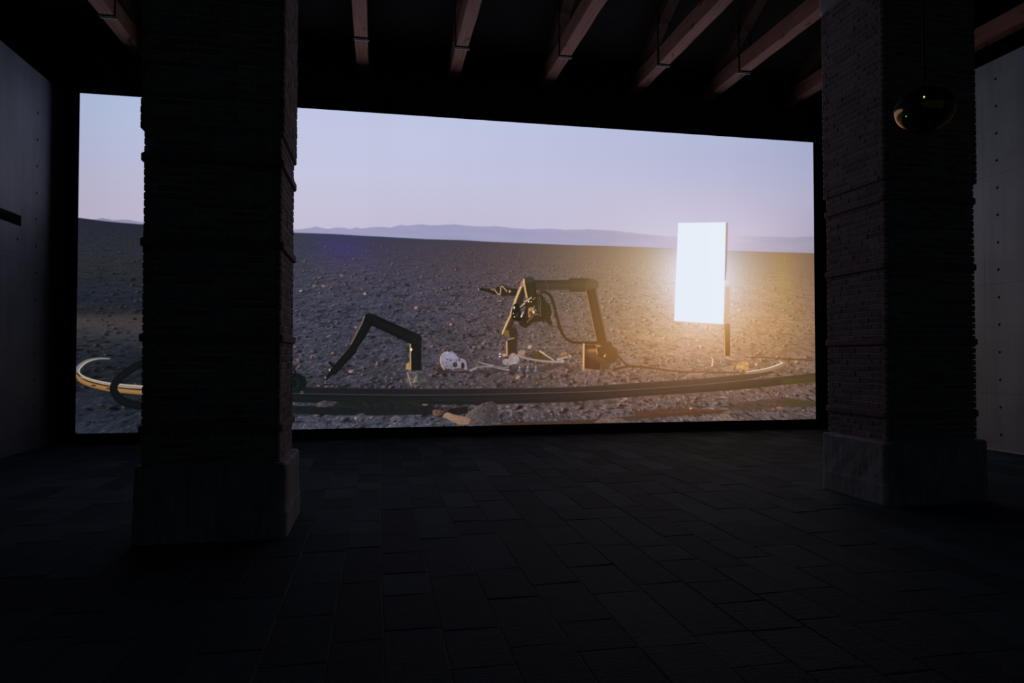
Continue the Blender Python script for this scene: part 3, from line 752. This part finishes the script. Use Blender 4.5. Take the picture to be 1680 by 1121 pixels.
wall_right = structure(box('wall_right', (XR + .05, XR + .34, -4.0, YB, 0, 6.445), M_CON))
rows = [0, .945, 2.745, 4.545, 6.445]
for k in range(7):
    yb = 13.26 - 1.8 * k
    for za, zb in zip(rows[:-1], rows[1:]):
        concrete_panel(wall_right, -1, XR, yb - 1.8, yb, za, zb, [(c, z) for c in (yb - .26, yb - 1.54) for z in zs if za < z < zb])
concrete_panel(wall_right, -1, XR, 13.26, YB, 0, 6.445, [])
structure(box('trim_1', (XR - .055, XR - .002, -4.0, 13.0, .004, .035), M_CAP, None, .006))

structure(box('wall_back', (-7.6, 12.7, YB, YB + .2, 0, 8.2), M_DARK))
structure(box('wall_outer_left', (-7.8, -7.6, -5.0, YB + .2, 0, 15.0), M_DARK))
structure(box('wall_outer_right', (12.7, 12.9, -5.0, YB + .2, 0, 15.0), M_DARK))
# roof boards: two slopes that meet above the visitor
bm = bmesh.new()
zc = lambda y: 7.85 + .27 - .48 * (y - 12.1)
prof = [(YB + .2, zc(YB + .2)), (4.0, zc(4.0)), (-5.0, zc(4.0) - .48 * 9.0)]
lo = [[bm.verts.new((x, y, z)) for y, z in prof] for x in (-7.8, 12.9)]
hi = [[bm.verts.new((x, y, z + .08)) for y, z in prof] for x in (-7.8, 12.9)]
for i in range(2):
    bm.faces.new((lo[0][i], lo[0][i + 1], lo[1][i + 1], lo[1][i]))
    bm.faces.new((hi[0][i], hi[1][i], hi[1][i + 1], hi[0][i + 1]))
    for s in (0, 1):
        bm.faces.new((lo[s][i], lo[s][i + 1], hi[s][i + 1], hi[s][i]))
for i in (0, 2):
    bm.faces.new((lo[0][i], lo[1][i], hi[1][i], hi[0][i]))
bmesh.ops.recalc_face_normals(bm, faces=bm.faces)
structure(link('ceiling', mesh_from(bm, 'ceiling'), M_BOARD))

# ============================================================================
# the LED wall
# ============================================================================
wall = thing('led_screen', 'huge LED screen showing robot arms, a skull and a glowing panel in a desert', 'screen', (2.04, YS, 0))
def child_mesh(parent, name, bm, mat, smooth=False):
    for v in bm.verts:
        v.co -= parent.location
    return link(name, mesh_from(bm, name, smooth), mat, parent)

bm = bmesh.new()
uvl = bm.loops.layers.uv.new('UVMap')
f = bm.faces.new([bm.verts.new(c) for c in ((SX0, YS, SZ0), (SX1, YS, SZ0), (SX1, YS, SZ1), (SX0, YS, SZ1))])
for lp, uv in zip(f.loops, ((0, 0), (1, 0), (1, 1), (0, 1))):
    lp[uvl].uv = uv
child_mesh(wall, 'picture', bm, mat_screen())
bm = bmesh.new()
add_box(bm, SX0 - .012, SX1 + .012, YS + .004, YS + .28, SZ0 - .012, SZ1 + .012, .004)
child_mesh(wall, 'casing', bm, M_BLACK)
bm = bmesh.new()
add_box(bm, SX0 - .02, SX1 + .02, YS + .03, YS + .26, 0.0, SZ0 - .012)
child_mesh(wall, 'base', bm, M_BLACK)

# ============================================================================
# brick pillars
# ============================================================================
BH, JT = .0657, .010            # course height, joint

def brick_mesh(L, D, corner):
    """brick seen from -Y: length along X, body behind the face; corner -1 / +1 rounds that outer edge"""
    bm = bmesh.new()
    h = BH - JT
    add_box(bm, -L / 2, L / 2, 0, D, -h / 2, h / 2)
    if corner:
        e = [e for e in bm.edges if all(v.co.y < .001 and v.co.x * corner > 0 for v in e.verts)]
        bmesh.ops.bevel(bm, geom=e, offset=.035, segments=2, affect='EDGES', profile=.5)
    e = [e for e in bm.edges if all(v.co.y < D * .6 for v in e.verts) and abs(e.verts[0].co.z - e.verts[1].co.z) < 1e-5]
    bmesh.ops.bevel(bm, geom=e, offset=.005, segments=1, affect='EDGES')
    return mesh_from(bm, 'brick')

BR = {}
for nm, L in (('s', .27), ('h', .13)):
    for c in (-1, 0, 1):
        BR[nm, c] = brick_mesh(L, .10, c)
        BR[nm, c].materials.append(M_BRICK)

def rounded_ring(bm, x0, x1, y0, y1, prof, r, seg=4):
    """closed rounded-rectangle loops, prof = [(z, outset)]"""
    loops = []
    for z, o in prof:
        ring = []
        rr = r + o
        for cx, cy, a0 in ((x1 - r, y1 - r, 0), (x0 + r, y1 - r, 90), (x0 + r, y0 + r, 180), (x1 - r, y0 + r, 270)):
            for k in range(seg + 1):
                a = math.radians(a0 + 90 * k / seg)
                ring.append(bm.verts.new((cx + rr * math.cos(a), cy + rr * math.sin(a), z)))
        loops.append(ring)
    for A, B in zip(loops[:-1], loops[1:]):
        n = len(A)
        for i in range(n):
            bm.faces.new((A[i], A[(i + 1) % n], B[(i + 1) % n], B[i]))
    return loops

def make_pillar(label, x0, x1, y0, y1, plinth, ptop, lit_side, seed):
    rnd = random.Random(seed)
    t = thing('brick_pillar', label, 'pillar', ((x0 + x1) / 2, (y0 + y1) / 2, 0), None)
    t['kind'] = 'thing'
    px0, px1, py0, py1 = plinth
    ZT = 5.665
    # plinth: one rounded block whose lower part steps out slightly
    bm = bmesh.new()
    prof = [(0.0, .008), (.20, .008), (.225, .002), (.26, 0), (.40, 0), (.56, 0), (ptop - .02, 0), (ptop, -.02)]
    L = rounded_ring(bm, px0, px1, py0, py1, prof, .09, 5)
    bm.faces.new(L[-1])
    bm.faces.new(L[0][::-1])
    bmesh.ops.subdivide_edges(bm, edges=[e for e in bm.edges if e.calc_length() > .3], cuts=5)
    for v in bm.verts:
        if v.co.z > .01:
            q = v.co * 7
            d = .006 * math.sin(q.x * 3.1 + q.z) * math.sin(q.y * 2.7 + q.z * 1.9)
            v.co.x += d; v.co.y += d * .8
            if v.co.z > ptop - .03:
                v.co.z += .008 * math.sin(q.x * 1.7 + q.y * 2.3)
    bmesh.ops.recalc_face_normals(bm, faces=bm.faces)
    child_mesh(t, 'plinth', bm, M_PLINTH, False)
    # mortar core
    bm = bmesh.new()
    add_box(bm, x0 + .006, x1 - .006, y0 + .006, y1 - .006, ptop - .01, ZT + .02)
    bmesh.ops.bevel(bm, geom=[e for e in bm.edges if abs(e.verts[0].co.z - e.verts[1].co.z) > 1], offset=.045, segments=3, affect='EDGES')
    child_mesh(t, 'mortar_core', bm, M_MORTAR)
    bm = bmesh.new()
    add_box(bm, x0 - .018, x1 + .018, y0 - .018, y1 + .018, 3.47, ZT + .02)
    bmesh.ops.bevel(bm, geom=[e for e in bm.edges if abs(e.verts[0].co.z - e.verts[1].co.z) > 1], offset=.045, segments=3, affect='EDGES')
    child_mesh(t, 'mortar_core', bm, M_MORTAR)
    # capital
    bm = bmesh.new()
    L = rounded_ring(bm, x0, x1, y0, y1, [(ZT, .03), (ZT + .02, .065), (ZT + .30, .065), (ZT + .32, .05)], .06, 4)
    bm.faces.new(L[-1]); bm.faces.new(L[0][::-1])
    child_mesh(t, 'capital', bm, M_CAP)
    bm = bmesh.new()
    add_box(bm, x0 + .05, x1 - .05, y0 + .05, y1 - .05, ZT + .32, 7.06)
    child_mesh(t, 'pier_head', bm, M_PLINTH)
    # bands
    for zb in (.935, 1.708, 2.515, 3.235):
        bm = bmesh.new()
        h = .033
        L = rounded_ring(bm, x0, x1, y0, y1, [(zb - h, -.03), (zb - h, .018), (zb - h + .008, .026), (zb + h - .008, .026), (zb + h, .018), (zb + h, -.03)], .045, 3)
        child_mesh(t, 'band', bm, M_BAND)
    # bricks
    pieces = []
    faces = [('front', x1 - x0, Matrix.Translation(((x0 + x1) / 2, y0, 0))),
             ('back', x1 - x0, Matrix.Translation(((x0 + x1) / 2, y1, 0)) @ Matrix.Rotation(math.pi, 4, 'Z')),
             ('right', y1 - y0, Matrix.Translation((x1, (y0 + y1) / 2, 0)) @ Matrix.Rotation(math.pi / 2, 4, 'Z')),
             ('left', y1 - y0, Matrix.Translation((x0, (y0 + y1) / 2, 0)) @ Matrix.Rotation(-math.pi / 2, 4, 'Z'))]
    z, row = ptop + JT, 0
    while z + BH < ZT + .01:
        zc_ = z + BH / 2
        out = .024 if zc_ > 3.45 else 0.0
        for k, (nm, w, mx) in enumerate(faces):
            full = (k < 2) == (row % 2 == 0)
            half = w / 2 + out if full else w / 2 - .10 + out - JT
            seq, tot = [], 0
            seq.append('h' if rnd.random() < .5 else 's')
            tot = .13 if seq[0] == 'h' else .27
            while True:
                c = 's' if (rnd.random() < .62 and seq[-2:] != ['s', 's']) else 'h'
                add = (.27 if c == 's' else .13) + JT
                if tot + add > 2 * half + .06:
                    if 2 * half - tot > .09:
                        seq.append('h'); tot += .13 + JT
                    break
                seq.append(c); tot += add
            k_ = 2 * half / tot
            x = -half
            for i, c in enumerate(seq):
                Lb = (.27 if c == 's' else .13) * k_
                cor = (-1 if i == 0 else 1 if i == len(seq) - 1 else 0) if full else 0
                dy = rnd.uniform(-.003, .0035)
                m = mx @ Matrix.Translation((x + Lb / 2, -out + dy, zc_ + rnd.uniform(-.0012, .0012))) @ Matrix.Rotation(rnd.uniform(-.006, .006), 4, 'Z') @ Matrix.Rotation(rnd.uniform(-.006, .006), 4, 'Y') @ Matrix.Diagonal((k_, 1, rnd.uniform(.96, 1.03), 1))
                # how large it shows from the visitor's place
                p = m.translation
                d = p.length
                vis = Lb / d * (1.0 if nm == 'front' else .30 if nm == lit_side else 0)
                if p.z > 1.55 + .56 * p.y:
                    vis = 0
                pieces.append((vis, BR[c, cor], Matrix.Translation(-t.location) @ m, rnd.random()))
                x += Lb + JT * k_
        z += BH
        row += 1
    pieces.sort(key=lambda q: -q[0])
    for vis, me, m, tint in pieces[:300]:
        o = link('brick', me, None, t)
        o.matrix_local = m
    join_copies('bricks', [(me, m, tint) for vis, me, m, tint in pieces[300:]], M_BRICKJ, t)
    return t

make_pillar('dark red brick pillar nearer the left wall, hiding the left part of the desert screen',
            -1.945, -.83, 6.19, 7.12, (-1.99, -.765, 6.12, 7.20), .632, 'right', 3)
make_pillar('dark red brick pillar at the right end of the screen, glossy globe hanging before it',
            5.25, 6.355, 6.27, 7.27, (5.175, 6.43, 6.19, 7.30), .652, 'left', 8)

# ============================================================================
# roof trusses: tie beam, sloping rafter, iron stirrup
# ============================================================================
def make_truss(x, label):
    t = thing('roof_truss', label, 'roof beam', (x, 12.07, 7.1), 'timber roof trusses running towards the screen')
    w = .1125
    bm = bmesh.new()
    add_box(bm, x - w, x + w, -4.5, 13.6, 7.10, 7.41, .008)
    bmesh.ops.subdivide_edges(bm, edges=[e for e in bm.edges if e.calc_length() > 5], cuts=40)
    rr = random.Random(int(x * 100))
    wav = [rr.uniform(-1, 1) for _ in range(60)]
    for v in bm.verts:
        i = int((v.co.y + 5) * 2.2) % 58
        v.co.x += .006 * wav[i] * (1 if v.co.x > x else -.6)
        v.co.z += .005 * wav[i + 1]
    child_mesh(t, 'tie_beam', bm, M_WOOD)
    zr = lambda y: 7.85 - .48 * (y - 12.1)
    bm = bmesh.new()
    ww = .10
    v = []
    for xx_ in (x - ww, x + ww):
        v.append([bm.verts.new(c) for c in ((xx_, 13.05, zr(13.05)), (xx_, 4.0, zr(4.0)), (xx_, 4.0, zr(4.0) + .26), (xx_, 13.05, zr(13.05) + .26))])
    for i in range(4):
        bm.faces.new((v[0][i], v[0][(i + 1) % 4], v[1][(i + 1) % 4], v[1][i]))
    bm.faces.new(v[0]); bm.faces.new(v[1][::-1])
    bmesh.ops.recalc_face_normals(bm, faces=bm.faces)
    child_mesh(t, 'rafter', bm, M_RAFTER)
    # stirrup: a flat iron loop under the beam whose sides reach the rafter
    bm = bmesh.new()
    y0_, y1_ = 12.03, 12.075
    for s in (-1, 1):
        xa, xb = sorted((x + s * (w + .004), x + s * (w + .016)))
        add_box(bm, xa, xb, y0_, y1_, 7.09, zr(12.07) + .20)
    add_box(bm, x - w - .016, x + w + .016, y0_, y1_, 7.078, 7.094)
    child_mesh(t, 'iron_stirrup', bm, M_IRON)
    bm = bmesh.new()
    add_box(bm, x - w - .012, x + w + .03, 12.10, 12.135, 7.080, 7.096, .003)
    o = child_mesh(t, 'wedge_plate', bm, M_ZINC)
    return t

for x, lab in ((-4.35, 'leftmost reddish timber roof truss, seen between the left wall and left pillar'),
               (-2.33, 'timber roof truss directly behind and above the left brick pillar'),
               (-.312, 'timber roof truss just right of the left pillar, its beam seen straight end-on'),
               (1.46, 'second timber roof truss to the right of the left pillar, slanting slightly right'),
               (3.372, 'timber roof truss above the middle of the screen, third right of left pillar'),
               (5.31, 'timber roof truss above the picture of the glowing panel, fourth right of left pillar'),
               (6.985, 'timber roof truss whose long beam runs to the top left of right pillar'),
               (8.92, 'timber roof truss partly hidden by the right pillar, above the screen corner'),
               (10.57, 'rightmost timber roof truss, dim, seen above the right concrete wall')):
    make_truss(x, lab)

# ============================================================================
# the hanging globe
# ============================================================================
def lathe(bm, cx, cy, prof, n=40):
    rings = []
    for r, z in prof:
        rings.append([bm.verts.new((cx + r * math.cos(2 * math.pi * k / n), cy + r * math.sin(2 * math.pi * k / n), z)) for k in range(n)] if r > 1e-6 else [bm.verts.new((cx, cy, z))])
    for A, B in zip(rings[:-1], rings[1:]):
        for k in range(n):
            a, b = A[k % len(A)], A[(k + 1) % len(A)]
            c, d = B[(k + 1) % len(B)], B[k % len(B)]
            q = []
            for vv in (a, b, c, d):
                if vv not in q:
                    q.append(vv)
            bm.faces.new(q)
    bmesh.ops.recalc_face_normals(bm, faces=bm.faces)

gx, gy, gz, gr = 4.847, 5.30, 3.785, .245
globe = thing('hanging_globe', 'dark glossy globe hanging on a thin rod before the right brick pillar', 'globe', (gx, gy, gz))
bm = bmesh.new()
lathe(bm, gx, gy, [(gr * math.cos(a), gz + .86 * gr * math.sin(a)) for a in np.linspace(math.radians(-90), math.radians(2), 22)][0:] )
child_mesh(globe, 'mirror_dome', bm, M_GLOBE, True)
bm = bmesh.new()
lathe(bm, gx, gy, [(gr + .004, gz), (gr + .004, gz + .02)] + [(gr * math.cos(a), gz + .82 * gr * math.sin(a)) for a in np.linspace(math.radians(6), math.radians(84), 14)] + [(.02, gz + .82 * gr), (.0, gz + .82 * gr)])
child_mesh(globe, 'upper_shell', bm, M_HOUSING, True)
bm = bmesh.new()
lathe(bm, gx, gy, [(.010, gz + .80 * gr), (.010, 10.9)], 10)
child_mesh(globe, 'hanging_rod', bm, M_BLACK)

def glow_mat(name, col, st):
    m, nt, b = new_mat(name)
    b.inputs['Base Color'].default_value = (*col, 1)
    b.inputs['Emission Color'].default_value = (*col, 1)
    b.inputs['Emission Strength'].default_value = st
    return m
for nm, (dx, dy, dz), r, m in (('glint_bead', (-0.164, -0.178, 0.038), .007, glow_mat('amber_glint', (1.0, .8, .30), 1.3)),
                               ('glint_bead', (-0.223, -0.036, -0.089), .006, glow_mat('green_glint', (.15, 1.0, .10), .5))):  # tiny glowing beads that imitate reflections on the globe
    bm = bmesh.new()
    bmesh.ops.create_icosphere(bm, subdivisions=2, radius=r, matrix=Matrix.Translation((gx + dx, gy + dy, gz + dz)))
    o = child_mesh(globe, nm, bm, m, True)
    o['label'] = 'tiny amber glint' if 'amber' in m.name else 'tiny green glint'
